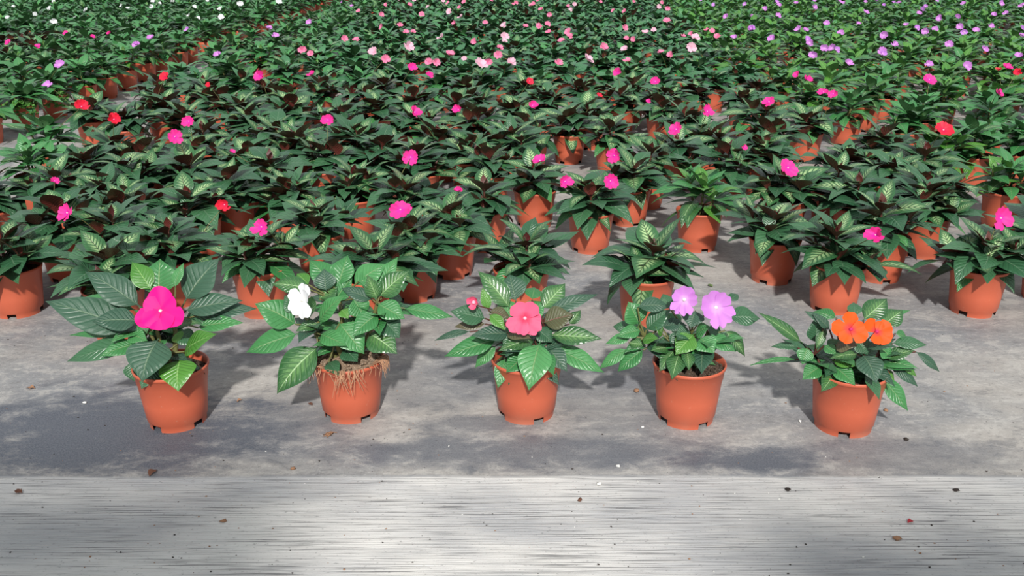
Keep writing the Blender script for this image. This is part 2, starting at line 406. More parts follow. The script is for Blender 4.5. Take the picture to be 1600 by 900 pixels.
# ------------------------------------------------------------------ shared leaf, petal, pot meshes
SHAPES = [dict(W=.46, arch=.09, fold=.18), dict(W=.54, arch=.12, fold=.12, bend=.02), dict(W=.42, arch=.06, fold=.22, bend=-.03), dict(W=.50, arch=.15, fold=.15, tip=.03, wav=.06), dict(W=.56, arch=.08, fold=.14, bend=-.015)]
LM = {}
for k in ('dark', 'varieg', 'young', 'green', 'bright', 'striped', 'deep'):
    LM[k] = [to_mesh('leaf', leaf_arr(4, 7, **s), [L[k]]) for s in SHAPES]
LOW = [leaf_arr(2, 4, **s) for s in SHAPES]
MIDA = [leaf_arr(2, 5, **s) for s in SHAPES]
POT_MID = to_mesh('pot', pot_arr(32), [POT]); POT_MID2 = to_mesh('pot', pot_arr(16), [POT])
SOILM = [to_mesh('soil', soil_arr(16, 4, seed=i), [SOIL]) for i in range(3)]
def flower_parts(k, r, detail=True, seed=0):
    """five (petal array) in flower space: x,y plane, z towards the viewer"""
    rr = random.Random(seed); out = []
    for i, (ang, ln, W) in enumerate(((90, .95, 1.15), (20, .92, 1.05), (160, .92, 1.05), (-52, 1.05, 1.05), (-128, 1.05, 1.05))):
        a = math.radians(ang+rr.uniform(-6, 6)); ln *= rr.uniform(.93, 1.05)
        W *= rr.uniform(.72, .95)
        p = petal_arr(W=W, notch=.2, nu=6 if detail else 4, nv=5 if detail else 3, ph=rr.uniform(0, 6), cup=rr.uniform(.02, .30))
        M = Matrix.Rotation(a, 4, 'Z')@Matrix.Rotation(rr.uniform(-.7, .1), 4, 'Y')@Matrix.Diagonal((ln*r, ln*r, r, 1)); M[2][3] = 0.0006*i*(r/.03)+.001
        out.append((p, M))
    return out

# ------------------------------------------------------------------ growing one plant
def grow(kind, rr):
    """returns (leaves, crowns): leaves are (matkey, shape, Matrix) in pot space"""
    dark = kind == 'dark'
    leaves = []; crowns = []
    def whorl(c, n, el0, el1, l0, l1, keys, r0=0.004, a0=None):
        a0 = rr.uniform(0, 6.28) if a0 is None else a0
        for i in range(n):
            a = a0+2*math.pi*i/n+rr.uniform(-.25, .25); e = math.radians(rr.uniform(el0, el1)); ln = rr.uniform(l0, l1)
            d = Vector((math.cos(a)*math.cos(e), math.sin(a)*math.cos(e), math.sin(e)))
            n_ = Vector((-math.cos(a)*math.sin(e), -math.sin(a)*math.sin(e), math.cos(e)))
            n_ = Matrix.Rotation(rr.uniform(-.3, .3), 3, d)@n_
            leaves.append((rr.choice(keys), rr.randrange(5), basis(c+d*r0, d, n_, ln, rr.uniform(.9, 1.1)*(1 if dark else .86))))
    deep = kind == 'deep'; dark = dark or deep
    big = ('deep', 'deep', 'deep', 'green') if deep else ('dark', 'dark', 'dark', 'varieg') if dark else ('green', 'green', 'green', 'striped') if kind == 'green' else ('green', 'bright', 'green', 'striped')
    midk = ('deep', 'deep', 'green', 'varieg') if deep else ('varieg', 'varieg', 'dark') if dark else ('green', 'striped', 'green') if kind == 'green' else ('bright', 'green', 'bright')
    inn = ('green', 'bright', 'deep') if deep else ('young', 'varieg', 'varieg') if dark else ('bright', 'green')
    tall = 0.146 if dark else 0.162
    ns = rr.choice((2, 3, 3, 4)); a0 = rr.uniform(0, 6.28)
    cs = [Vector((rr.uniform(-.012, .012), rr.uniform(-.012, .012), tall+rr.uniform(-.008, .012)))]
    for i in range(ns):
        a = a0+2*math.pi*i/ns+rr.uniform(-.4, .4); q = rr.uniform(.035, .062)
        cs.append(Vector((math.cos(a)*q, math.sin(a)*q, tall-rr.uniform(.0, .035))))
    for i, c in enumerate(cs):
        crowns.append(c)
        if i == 0:
            whorl(c-Vector((0, 0, .012)), 6, -4, 22, .090, .122, big); whorl(c, 5, 16, 46, .070, .094, midk); whorl(c+Vector((0, 0, .004)), 3, 55, 80, .022, .040, inn)
        else:
            whorl(c-Vector((0, 0, .008)), 5, -14, 22, .078, .108, big); whorl(c, 4, 18, 52, .05, .076, midk); whorl(c+Vector((0, 0, .003)), 2, 55, 80, .018, .034, inn)
    whorl(Vector((0, 0, .125)), 7, -42, -8, .078, .108, big+(('green', 'green') if dark else ('bright',)), .020)
    whorl(Vector((0, 0, .136)), 5, -26, 0, .095, .122, big, .015)
    whorl(Vector((0, 0, .112)), 4, -15, 25, .05, .075, ('deep', 'green') if deep else ('dark', 'green') if dark else ('green', 'bright'), .012)
    return leaves, crowns
def stems(crowns, r=0.0034, extra=()):
    out = []
    for i, c in enumerate(crowns):
        b = Vector((c.x*.15, c.y*.15, .086)); m_ = (b+c)/2+Vector((c.x*.1, c.y*.1, -.004))
        out.append(tube_arr([b, m_, c, c+Vector((0, 0, .008))], [r*1.2, r, r*.85, r*.4], 5))
    for a, b in extra: out.append(tube_arr([a, (a+b)/2+Vector((0, 0, .006)), b], [.0011, .001, .0009], 4, 1))
    return join(out)

# ------------------------------------------------------------------ where the plants stand
MID = [  # crown centre in the photograph's frame, variety
 (12,390,'dark'),(172,420,'dark'),(299,318,'dark'),(403,390,'dark'),(497,339,'dark'),(592,398,'dark'),(640,372,'dark'),(700,342,'dark'),
 (815,393,'dark'),(924,307,'dark'),(836,275,'dark'),(758,305,'dark'),(1095,305,'light'),(1012,402,'dark'),(985,272,'dark'),(1214,347,'dark'),
 (1313,385,'dark'),(1385,345,'dark'),(1425,310,'dark'),(1537,389,'dark'),(1652,372,'dark'),(1576,277,'light'),(1481,232,'light'),(1458,290,'dark'),
 (1245,288,'dark'),(1300,281,'dark'),(1322,249,'dark'),(1262,190,'dark'),(1180,175,'dark'),(56,254,'green'),(73,215,'green'),(127,259,'dark'),
 (181,234,'dark'),(225,246,'dark'),(88,292,'dark'),(142,290,'dark'),(122,338,'dark'),(178,325,'dark'),(203,276,'dark'),(200,362,'dark'),
 (246,374,'dark'),(18,300,'dark'),(286,268,'dark'),(323,244,'dark'),(367,249,'dark'),(430,296,'dark'),(413,262,'dark'),(378,292,'dark'),
 (518,245,'dark'),(577,290,'dark'),(613,294,'dark'),(650,250,'dark'),(742,230,'dark'),(765,252,'dark'),(787,222,'dark'),(829,203,'dark'),
 (890,192,'dark'),(958,208,'dark'),(1056,226,'dark'),(1012,250,'dark'),(1137,252,'dark'),(1105,215,'dark'),(1380,225,'dark'),(1400,265,'dark'),
 (1355,300,'dark'),(1525,225,'green'),(1595,222,'green'),(460,230,'dark'),(590,240,'dark'),(690,215,'dark'),(1195,235,'dark'),(1440,255,'dark')]
spots = []
for px, py, k in MID:
    w = at_z(px, py, .140); spots.append([w.x, w.y, k, 'hand'])
def variety(x, y, bed):
    if bed == 'left':
        if y > 6.2: return 'white'
        if x < -2.62 and y > 4.4: return 'dark'
        return 'lilac_left'
    if x > 1.12+0.05*(y-4.5) and y > 3.2: return 'lilac' if y > 3.6 else 'green'
    if y < 3.75+0.12*math.sin(x*3): return 'dark' if not (x > 1.75 and y > 2.9) else 'green'
    if x < -1.12 and y > 4.5: return 'lilac_edge'
    return 'pink' if y > 4.15 else 'dark'
SP_ = 0.262
row = 0; y = 2.82
while y < 13.6:
    row += 1; x = -1.56+(0.5*SP_ if row % 2 else 0)
    while x < 0.66*y+0.8:
        spots.append([x+R.uniform(-.05, .05), y+R.uniform(-.05, .05), None, 'main']); x += SP_
    y += SP_*0.92
y = 3.60; row = 0
while y < 13.6:
    row += 1; x = -2.02-(0.5*SP_ if row % 2 else 0)*0
    while x > -0.66*y-0.8:
        spots.append([x+R.uniform(-.02, .02), y+R.uniform(-.03, .03), None, 'left']); x -= SP_
    y += 0.268
# the bed goes on beside the frame
for j, yy in enumerate((1.95, 2.2, 2.46, 2.7)):
    for k in range(4):
        spots.append([.57*yy+.22+.27*k+R.uniform(-.03, .03), yy+R.uniform(-.03, .03), 'dark', 'main'])
        if yy < 2.6 and k < 2: spots.append([-.57*yy-.20-.27*k, yy+R.uniform(-.03, .03), 'dark', 'main'])
# keep a gap between neighbours
pts = np.array([[s[0], s[1]] for s in spots]); hand = np.array([s[3] == 'hand' for s in spots]); keep = np.ones(len(spots), bool)
for i in range(len(spots)):
    if hand[i]: continue
    d = np.hypot(*(pts[hand]-pts[i]).T)
    if d.min() < .20: keep[i] = False
spots = [s for s, k in zip(spots, keep) if k]; pts = pts[keep]; hand = hand[keep]
for it in range(40):
    for i in np.where(pts[:, 1] < 3.3)[0]:
        d = pts-pts[i]; dist = np.hypot(d[:, 0], d[:, 1]); dist[i] = 9
        for j in np.where(dist < .165)[0]:
            v = d[j]/max(dist[j], 1e-3)*(0.166-dist[j])/2
            pts[j] += v; pts[i] -= v
for s, p in zip(spots, pts): s[0], s[1] = float(p[0]), float(p[1])

# ------------------------------------------------------------------ blooms (photograph's frame), given to the nearest plant
BLOOMS = dict(
 magenta=[(107,333,1),(410,355,1),(626,328,1.25),(642,246,1),(717,299,.6),(844,252,.9),(850,296,.95),(960,243,1),(953,283,.9),(1230,263,1.15),(1381,375,1.1),(1562,341,1.1),
  (1057,203,1),(1104,175,1.1),(1202,160,1),(1452,124,1.1),(1558,146,1),(1245,118,.7),(1254,128,.9),(1162,231,.5),(831,166,.9),(717,172,1),(647,176,1.05),(513,188,1),(273,214,1),(296,190,1),(363,238,.5),
  (407,119,1.2),(644,105,.9),(966,113,1),(1024,128,.8),(85,283,.6),(60,73,.8),(103,52,.8),(172,52,.8),(145,58,.7),(14,67,.9),(1287,145,.9),(1302,147,.8),(1027,157,.5),(1572,107,1),(487,117,.9),(670,117,.8)],
 red=[(368,318,.9),(1473,204,1.3),(178,187,1.2),(149,168,1.3),(258,121,1),(326,133,.5),(827,127,.7),(936,150,.5),(1590,113,.9),(1560,110,.7)],
 lilac=[(103,104,1.1),(236,60,1.1),(232,72,.9),(218,70,.8),(341,86,1),(430,57,1),(420,44,.9),(482,35,1),(550,10,.8),(33,135,.8)],
 violet=[(5,133,1.2),(298,47,.9)],
 pink=[(640,8,1),(562,18,.8),(595,23,.9),(628,40,.9),(661,22,.9),(597,42,1.1),(634,51,.9),(645,50,.8),(472,78,1),(486,84,.8),(536,62,.9),(556,63,.9),(602,92,.9),(670,97,.8),(680,98,.8),(703,86,1.1),
  (762,97,.9),(780,75,.9),(778,86,.9),(742,65,.9),(754,36,.8),(710,36,.8),(718,12,.8),(845,42,1),(855,38,.9),(821,42,.9),(833,7,1),(846,15,1),(858,23,.8),(857,51,.9),(888,50,1),(890,57,1),
  (878,99,.9),(942,74,1.1),(975,43,1),(971,18,.8),(958,17,.7),(1042,33,1.1),(1043,13,.9),(1066,57,.8),(1080,53,.8),(1103,48,.8),(1112,49,.8),(1120,58,1),(1032,82,.8),(1046,86,.8),(979,96,.9),(990,61,.7),(979,61,.8),(877,64,.9),(700,5,.8),(725,3,.9),(806,4,.8),(938,3,.7),(990,3,.7)],
 blush=[(690,59,1.2),(750,101,1.3),(797,98,1.2),(788,57,1.1),(788,65,.7),(585,82,1.3),(637,73,1.3),(917,94,1.2),(1007,52,1.1),(1092,60,1.2),(1080,74,1.1),(725,92,.6),(976,77,.9),(720,27,1),(788,40,1.1),(702,19,1.1),(1030,11,.9),(892,15,.8),(1012,48,.8)],
 white=[(78,13,.9),(135,16,.9),(83,34,1),(375,6,1.2),(345,14,1.1),(346,27,.9),(296,24,.8),(190,9,.8),(200,14,.8),(12,28,.8),(250,6,.7),(435,3,1.2),(55,22,.7),(118,27,.7),(310,28,.6)])
BLOOMS['lilac'] += [(x, y, 1.0) for x, y in ((1136,27),(1174,27),(1174,44),(1147,60),(1199,14),(1206,61),(1217,9),(1244,6),(1272,11),(1291,37),(1247,46),(1258,48),(1313,52),(1340,38),(1266,67),(1289,75),(1301,75),
 (1271,86),(1331,100),(1378,81),(1396,70),(1446,49),(1460,46),(1468,29),(1436,22),(1483,70),(1498,27),(1500,42),(1547,41),(1525,48),(1536,77),(1520,103),(1449,101),(1505,6),(1564,6),(1575,22),(1595,10),(1596,57),(1594,88),(1553,24),(1383,55),(1424,41),(1404,5),(1317,5),(1352,20),(1215,25))]
BLOOMS['violet'] += [(x, y, .9) for x, y in ((1174,44),(1261,62),(1306,78),(1378,84),(1424,43),(1442,14),(1597,45),(1506,50))]
ROWY = [s[1] for s in spots]
for s in spots:
    if s[2] is None: s[2] = variety(s[0], s[1], s[3])
    s.append([])     # blooms
P2 = np.array([[s[0], s[1]] for s in spots])
for key, lst in BLOOMS.items():
    for px, py, sc in lst:
        zf = .238 if py < 230 else .205
        w = at_z(px, py, zf)
        if w.y > 13.5: continue
        i = int(np.argmin(np.hypot(P2[:, 0]-w.x, P2[:, 1]-(w.y+.02))))
        off = Vector((w.x-spots[i][0], w.y-spots[i][1], zf))
        h = math.hypot(off.x, off.y)
        if h > .13: off.x *= .13/h; off.y *= .13/h
        spots[i][4].append((key, off, sc))
# the far beds in the photograph go on blooming where single flowers can no longer be read
for s in spots:
    if s[1] > 7.5 and not s[4]:
        v = s[2]; pr = dict(pink=.30, lilac=.35, white=.25, lilac_edge=.15).get(v, .05)
        if R.random() < pr:
            k = {'pink': R.choice(('pink', 'blush')), 'lilac': R.choice(('lilac', 'violet')), 'white': 'white', 'lilac_edge': 'lilac'}.get(v, 'magenta')
            s[4].append((k, Vector((R.uniform(-.07, .07), R.uniform(-.07, .07), .235)), .8))
GK = dict(dark='dark', light='light', green='green', lilac='lush', lilac_left='green', lilac_edge='green', pink='deep', white='green')

# ------------------------------------------------------------------ the five pots set out in front
FLM = {}
def hero_petals(root_flower, key, r, spec, seed):
    pm = P[key]
    for i, (ang, ln, W, cup, notch) in enumerate(spec):
        me = to_mesh('petal', petal_arr(W=W, notch=notch, cup=cup, nu=12, nv=9, ruf=.025, ph=seed+i*1.7), [pm])
        M = Matrix.Rotation(math.radians(ang), 4, 'Z')@Matrix.Rotation(random.Random(seed*10+i).uniform(-.22, .10), 4, 'Y')@Matrix.Rotation(random.Random(seed*13+i).uniform(-.16, .16), 4, 'X')@Matrix.Diagonal((ln*r, ln*r, ln*r, 1)); M[2][3] = .0012+.0007*i
        obj('petal', me, root_flower, M)
def flower_obj(root, loc, nrm, up, key, r, spec, seed=0, throat=THROAT, name='flower'):
    n = Vector(nrm).normalized(); u = Vector(up); u = (u-n*u.dot(n)).normalized(); x = u.cross(n)
    M = Matrix.Identity(4)
    for k in range(3): M[k][0] = x[k]; M[k][1] = u[k]; M[k][2] = n[k]; M[k][3] = loc[k]
    a = join([blob_arr((0, 0, .003), (.0032, .0032, .0045), seed, 8, 6, .1), tube_arr([(0, 0, 0), (0, -.004, -.012), (0, -.014, -.022)], [.0028, .0014, .0006], 6)])
    f = obj(name, to_mesh(name, a, [throat]), root, M)
    hero_petals(f, key, r, spec, seed)
    return f
ROUND = [(90, .95, 1.20, .12, .06), (22, .95, 1.1, .10, .08), (158, .95, 1.1, .10, .08), (-50, 1.05, 1.15, .06, .10), (-130, 1.05, 1.15, .06, .10)]

def hero(name_label, rimx, basey, crop, sc, leaves, crowns, soilm=SOIL, soilz=.088, mound=.004, stem_m=STEMG, rot=0.3, granules=60, gm=SOIL, htilt=0):
    Yf = at_z(rimx, basey, 0).y; Y0 = Yf+.045
    # base x: the pot's axis is vertical
    X0 = (rimx-800)/FPX*(Y0*CP+(CAM_H-.05)*SP)
    root = bpy.data.objects.new('potted_impatiens', None); C.objects.link(root); root.location = (X0, Y0, 0)
    root.empty_display_size = .05
    root['label'] = name_label; root['category'] = 'potted plant'
    O = Vector((X0, Y0, 0))
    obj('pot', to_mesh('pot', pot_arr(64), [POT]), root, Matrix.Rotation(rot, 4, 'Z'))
    so = obj('soil', to_mesh('soil', soil_arr(40, 10, z=soilz, h=.0035, seed=int(rimx), mound=mound), [soilm]), root)
    rr = random.Random(int(rimx)); gs = []
    for i in range(granules):
        a = rr.uniform(0, 6.28); q = .056*math.sqrt(rr.random()); s_ = rr.uniform(.0012, .0030)
        gs.append(blob_arr((q*math.cos(a), q*math.sin(a), soilz+mound*(1-(q/.06)**2)+s_*.6), (s_*1.3, s_, s_*.8), i, 5, 3, .5))
    g = obj('soil_crumbs', to_mesh('soil_crumbs', join(gs), [gm]), so); g['kind'] = 'stuff'
    def P3(cx, cy, dy): return at_y(crop[0]+cx/sc, crop[1]+cy/sc, Y0+dy)-O
    cw = [P3(*c) for c in crowns]
    st = []; nodes = []
    for c in cw:
        b = Vector((c.x*.18, c.y*.18, soilz-.004)); m_ = (b+c)/2+Vector((c.x*.12, c.y*.1, 0))
        pts_ = [b, m_, c]; st.append(tube_arr(pts_, [.0052, .0045, .003], 8)); nodes += [m_*.4+c*.6, c]
    for i, lf in enumerate(leaves):
        bx, by, tx, ty, w, tdy, key = lf[:7]; arch = lf[7] if len(lf) > 7 else .07
        bdy = lf[8] if len(lf) > 8 else tdy*.35
        b = P3(bx, by, bdy); t = P3(tx, ty, tdy); d = t-b; ln = d.length
        wm = w/sc/FPX*(Y0*CP+.62*SP)
        W = min(1.15, max(.10, 1.22*wm/ln))
        e = leaf_arr(8, 24, W=W, arch=arch+rr.uniform(-.015, .02), fold=rr.uniform(.08, .26), bend=rr.uniform(-.025, .025), quilt=(.003 if key == 'slate' else .005)*min(1, W/.4), serr=.018, wav=.05)
        nrm = Vector((rr.uniform(-.15, .15), -.62, .78))
        if abs(d.normalized().dot(nrm.normalized())) > .9: nrm = Vector((0, -.2, 1))
        obj('leaf', to_mesh('leaf', e, [L[key]]), root, basis(b, d, nrm, ln))
        c = min(nodes, key=lambda q: (q-b).length)
        if (c-b).length > .004: st.append(tube_arr([c, (c+b)/2+Vector((0, 0, -.002)), b+d*.05], [.0020, .0016, .0014], 5, 0))
    fk = [lf[6] for lf in leaves if lf[6] in ('dark', 'green', 'slate')]
    for c in cw+[Vector((0, 0, soilz+.03))]:
        for i in range(8):
            a = rr.uniform(0, 6.28); e = rr.uniform(-.45, .5); d = Vector((math.cos(a)*math.cos(e), math.sin(a)*math.cos(e)+.15, math.sin(e)))
            ln = rr.uniform(.042, .072)
            p_ = c*rr.uniform(.82, .98)+Vector((0, .006, -.006))
            nrm = Vector((-math.cos(a)*math.sin(e), -math.sin(a)*math.sin(e)-.2, math.cos(e)))
            obj('leaf', to_mesh('leaf', leaf_arr(6, 12, W=rr.uniform(.42, .55), arch=.10, fold=.2, quilt=.005, bend=rr.uniform(-.03, .03)), [L[rr.choice(fk)]]), root, basis(p_, d, nrm, ln))
    obj('stem', to_mesh('stem', join(st), [stem_m]), root)
    return root, P3, cw, nodes
def stalk(root, a, b, m=STEMG):
    obj('flower_stalk', to_mesh('flower_stalk', tube_arr([a, (a+b)/2+Vector((0, .004, .008)), b], [.0013, .0012, .0012], 6), [m]), root)

# 1: hot pink
h, P3, cw, nd = hero('largest-leaved potted impatiens with one deep hot-pink bloom, far left of front row', 273, 677, (60, 380), 2.812, [
 (440,385,30,255,135,.0,'slate'),(455,285,205,125,110,.03,'slate'),(450,340,235,345,95,-.03,'slate'),(440,430,125,520,85,-.02,'dark'),(445,440,270,497,65,-.045,'green'),
 (500,215,410,82,80,.05,'bright'),(530,240,535,68,150,.055,'green'),(640,260,795,65,150,.06,'slate'),(635,300,900,252,92,.01,'slate'),(690,320,962,288,75,.02,'slate'),
 (690,372,905,350,62,-.01,'green'),(570,362,722,350,38,-.03,'striped'),(530,418,456,612,165,-.085,'slate',.13),(638,480,785,398,90,-.06,'bright'),(628,505,615,652,130,-.08,'bright',.12),
 (610,445,625,385,45,-.04,'bright'),(530,540,452,642,80,-.06,'dark'),(410,515,432,612,70,-.02,'dark'),(395,400,480,430,62,-.03,'green'),(600,200,640,85,42,.045,'green'),
 (440,300,165,250,70,.06,'green'),(400,400,135,405,36,.02,'green'),(560,330,480,300,80,.0,'green'),(600,400,700,440,70,-.01,'dark'),(640,330,790,310,80,.03,'dark'),(500,470,560,560,80,-.03,'dark'),(480,400,430,360,70,-.01,'green')],
 [(520,380,.0),(470,330,.01),(600,330,.015),(560,470,-.02)], rot=.9, stem_m=STEMG)
c = P3(540,300,-.045); stalk(h, nd[1], c+Vector((0,.008,-.008)))
flower_obj(h, c, (.02,-1,.55), (0,0,1), 'hot', .0375, [(97,1.05,1.05,.06,.0),(48,.80,1.0,.04,.0),(143,.80,1.0,.04,.0),(-22,1.12,.85,.03,.03),(-100,.84,1.25,.03,.03),(204,1.14,.80,.03,.02),(-60,.85,1.0,.03,.03),(-140,.85,1.0,.03,.0)], 1, THROATW)
# 2: white
h, P3, cw, nd = hero('light green bushy potted impatiens with white bloom and root fibres over pot rim', 547, 663, (380, 380), 2.812, [
 (240,362,50,265,112,.0,'green'),(250,395,13,480,100,-.02,'green'),(338,448,148,662,132,-.06,'striped',.1),(300,205,125,180,72,.02,'striped'),(290,185,235,133,50,.035,'bright'),
 (400,190,290,75,92,.05,'green'),(365,215,355,112,80,.03,'slate'),(415,195,460,52,90,.06,'green'),(480,190,632,90,92,.05,'green'),(592,240,730,120,92,.01,'striped'),
 (590,250,545,138,60,.0,'striped'),(585,265,712,335,82,-.03,'green'),(700,285,925,325,62,.0,'green'),(575,250,430,198,55,.01,'slate'),(330,352,448,228,68,-.03,'green'),
 (292,340,300,232,62,-.04,'striped'),(335,350,230,388,50,-.04,'striped'),(600,308,480,412,82,-.05,'green'),(598,325,688,418,92,-.03,'dark'),(545,395,677,487,110,-.05,'striped'),
 (418,345,532,487,112,-.045,'green'),(335,398,457,452,68,-.06,'green'),(440,462,503,522,72,-.05,'dark'),(372,522,420,582,56,-.07,'dark'),(430,290,462,332,45,-.02,'bright'),
 (480,240,540,330,85,-.01,'green'),(330,250,420,170,90,.03,'striped'),(500,170,600,160,80,.04,'green'),(400,260,480,150,80,.03,'green'),(250,300,180,230,80,.02,'dark'),(590,200,680,60,60,.06,'green'),(380,420,440,370,70,-.02,'dark'),(620,220,700,250,70,.03,'dark')],
 [(290,345,-.01),(590,262,.0),(425,250,.02),(400,400,-.02)], SOIL2, .094, .010, rot=.5, granules=160, gm=SOIL2)
c = P3(268,250,-.03); stalk(h, nd[1], c+Vector((.004,.01,-.01)))
flower_obj(h, c, (-.55,-.9,.35), (0,0,1), 'white', .034, [(85,.85,1.0,.15,.1),(40,.7,1.0,.3,.05),(165,.85,.9,.1,.1),(-65,.95,1.0,.05,.12),(-130,.92,.9,.1,.14)], 3, THROATW)
# fibrous roots hanging over its rim
rr = random.Random(5); fb = []
for i in range(120):
    a = rr.choice((rr.gauss(-1.35, .22), rr.gauss(-2.6, .35), rr.uniform(-3.1, -.05), rr.gauss(-.25, .15))); L_ = abs(rr.gauss(0, .011))+.004
    if abs(a+1.35) < .3: L_ += rr.uniform(0, .022)
    r0 = rr.uniform(.048, .058); p = [Vector((r0*math.cos(a), r0*math.sin(a), .101)), Vector((.064*math.cos(a), .064*math.sin(a), .1065)), Vector((.0675*math.cos(a+rr.uniform(-.05, .05)), .0675*math.sin(a), .102))]
    e = Vector(((.0675+rr.uniform(0, .003))*math.cos(a+rr.uniform(-.2, .2)), (.0675+rr.uniform(0, .003))*math.sin(a+rr.uniform(-.1, .1)), .102-L_))
    fb.append(tube_arr(p+[e], [.0007, .0008, .0007, .0003], 4))
g = obj('root_fibres', to_mesh('root_fibres', join(fb), [FIBRE]), h); g['kind'] = 'stuff'; g['label'] = 'pale brown root fibres hanging over the rim'
# 3: coral pink
h, P3, cw, nd = hero('middle potted impatiens of front row with coral-pink bloom and one pink bud', 823, 664, (670, 400), 3.104, [
 (400,262,238,73,92,.05,'striped'),(425,225,390,88,112,.06,'slate'),(290,268,258,153,42,.02,'bright'),(500,215,512,152,72,.06,'green'),(545,262,662,133,98,.05,'striped'),
 (558,282,822,185,62,.03,'slate'),(550,325,705,285,105,-.0,'redgreen'),(680,335,737,263,50,.02,'striped'),(580,382,842,402,86,-.03,'striped'),(600,440,852,567,86,-.03,'green'),
 (568,428,672,562,82,-.05,'slate'),(540,415,485,652,132,-.09,'green',.12),(475,478,375,565,92,-.06,'green'),(372,490,335,642,62,-.05,'green'),(440,560,385,625,42,-.05,'dark'),
 (522,405,335,462,72,-.05,'striped'),(400,378,200,388,70,-.04,'slate'),(375,375,498,402,60,-.055,'redgreen'),(342,402,75,487,86,-.02,'green'),(332,430,225,542,58,-.01,'green'),
 (282,305,103,268,92,.0,'dark'),(282,330,122,345,52,.01,'redgreen'),(290,268,398,300,60,-.0,'redgreen'),(208,365,26,412,34,.0,'slate'),(292,280,372,362,48,-.03,'bright'),(640,445,765,492,44,.0,'dark'),
 (440,350,360,440,80,-.03,'dark'),(520,350,600,420,80,-.02,'dark'),(470,300,560,220,90,.03,'green'),(420,300,330,220,80,.03,'green'),(500,420,560,500,80,-.03,'dark')],
 [(480,390,.0),(400,340,.01),(560,340,.01),(520,440,-.02)], SOIL, .086, .003, STEMR, .25)
c = P3(467,303,-.04); stalk(h, nd[1], c+Vector((0,.008,-.008)), STEMR)
flower_obj(h, c, (-.03,-1,.5), (-.1,0,1), 'coral', .030, [(122,1.0,1.05,.08,.08),(50,1.0,1.0,.08,.06),(-5,.90,.85,.05,.05),(205,1.14,.85,.05,.1),(-52,1.12,.85,.04,.14),(-110,1.0,.85,.04,.1)], 5, THROAT)
c = P3(222,222,-.005); stalk(h, nd[3], c+Vector((.003,.005,-.008)), STEMR)
flower_obj(h, c, (-.4,-1,.1), (0,0,1), 'coral', .0115, [(90,1.0,1.3,.5,.0),(20,.9,1.2,.6,.0),(160,1.0,1.2,.5,.0),(-90,1.0,1.2,.5,.0)], 6, THROAT, 'bud')
# 4: lilac, two blooms
h, P3, cw, nd = hero('potted impatiens with two pale lilac blooms, fourth in front row from left', 1074, 672, (930, 420), 3.214, [
 (225,285,165,165,110,.02,'green'),(205,195,378,195,72,.01,'slate',.12),(200,300,88,290,62,.03,'dark'),(190,335,50,378,50,.0,'green'),(235,308,108,342,62,-.01,'green'),
 (170,398,20,502,56,.0,'green'),(248,402,113,517,78,-.01,'green'),(250,310,380,205,82,.0,'dark'),(232,362,320,350,52,-.03,'bright'),(330,292,462,285,62,.0,'slate'),
 (375,200,340,125,58,.04,'dark'),(370,400,278,412,62,-.04,'striped'),(498,325,403,432,92,-.04,'bright'),(398,408,322,517,62,-.05,'striped'),(420,428,385,557,78,-.075,'striped'),
 (458,408,470,512,56,-.06,'striped'),(500,395,512,507,44,-.04,'green'),(520,345,598,425,100,-.04,'green'),(560,338,708,417,72,-.02,'green'),(645,305,752,442,66,.0,'striped'),
 (662,245,828,250,92,.02,'dark'),(505,208,478,298,125,-.03,'slate'),(500,330,578,290,70,-.03,'green'),(672,165,718,128,42,.04,'dark'),(482,320,400,335,72,-.02,'dark'),
 (270,382,335,378,62,-.01,'slate'),(165,372,252,382,62,-.01,'striped'),(340,300,260,250,80,.02,'dark'),(420,300,350,220,80,.03,'green'),(440,330,380,400,80,-.02,'dark'),(560,300,640,330,70,.0,'dark'),(220,300,240,240,50,-.01,'bright'),(340,330,300,290,50,-.01,'bright')],
 [(250,345,.0),(400,380,-.01),(480,330,.0),(560,330,.0)], SOIL, .091, .005, rot=.30, granules=220)
for (cx, cy, r, up, nm, s_) in ((448,155,.0235,(.3,0,1),(-.25,-1,.4),8),(603,195,.0305,(-.45,0,1),(.15,-1,.45),9)):
    c = P3(cx, cy, -.03); stalk(h, nd[5], c+Vector((0,.008,-.008)))
    flower_obj(h, c, nm, up, 'lilac', r, [(98,1.0,1.15,.22,.12),(24,.95,1.0,.25,.14),(170,.95,1.0,.25,.12),(-58,1.2,.82,.1,.24),(-112,1.22,.80,.08,.24)], s_, THROATW)
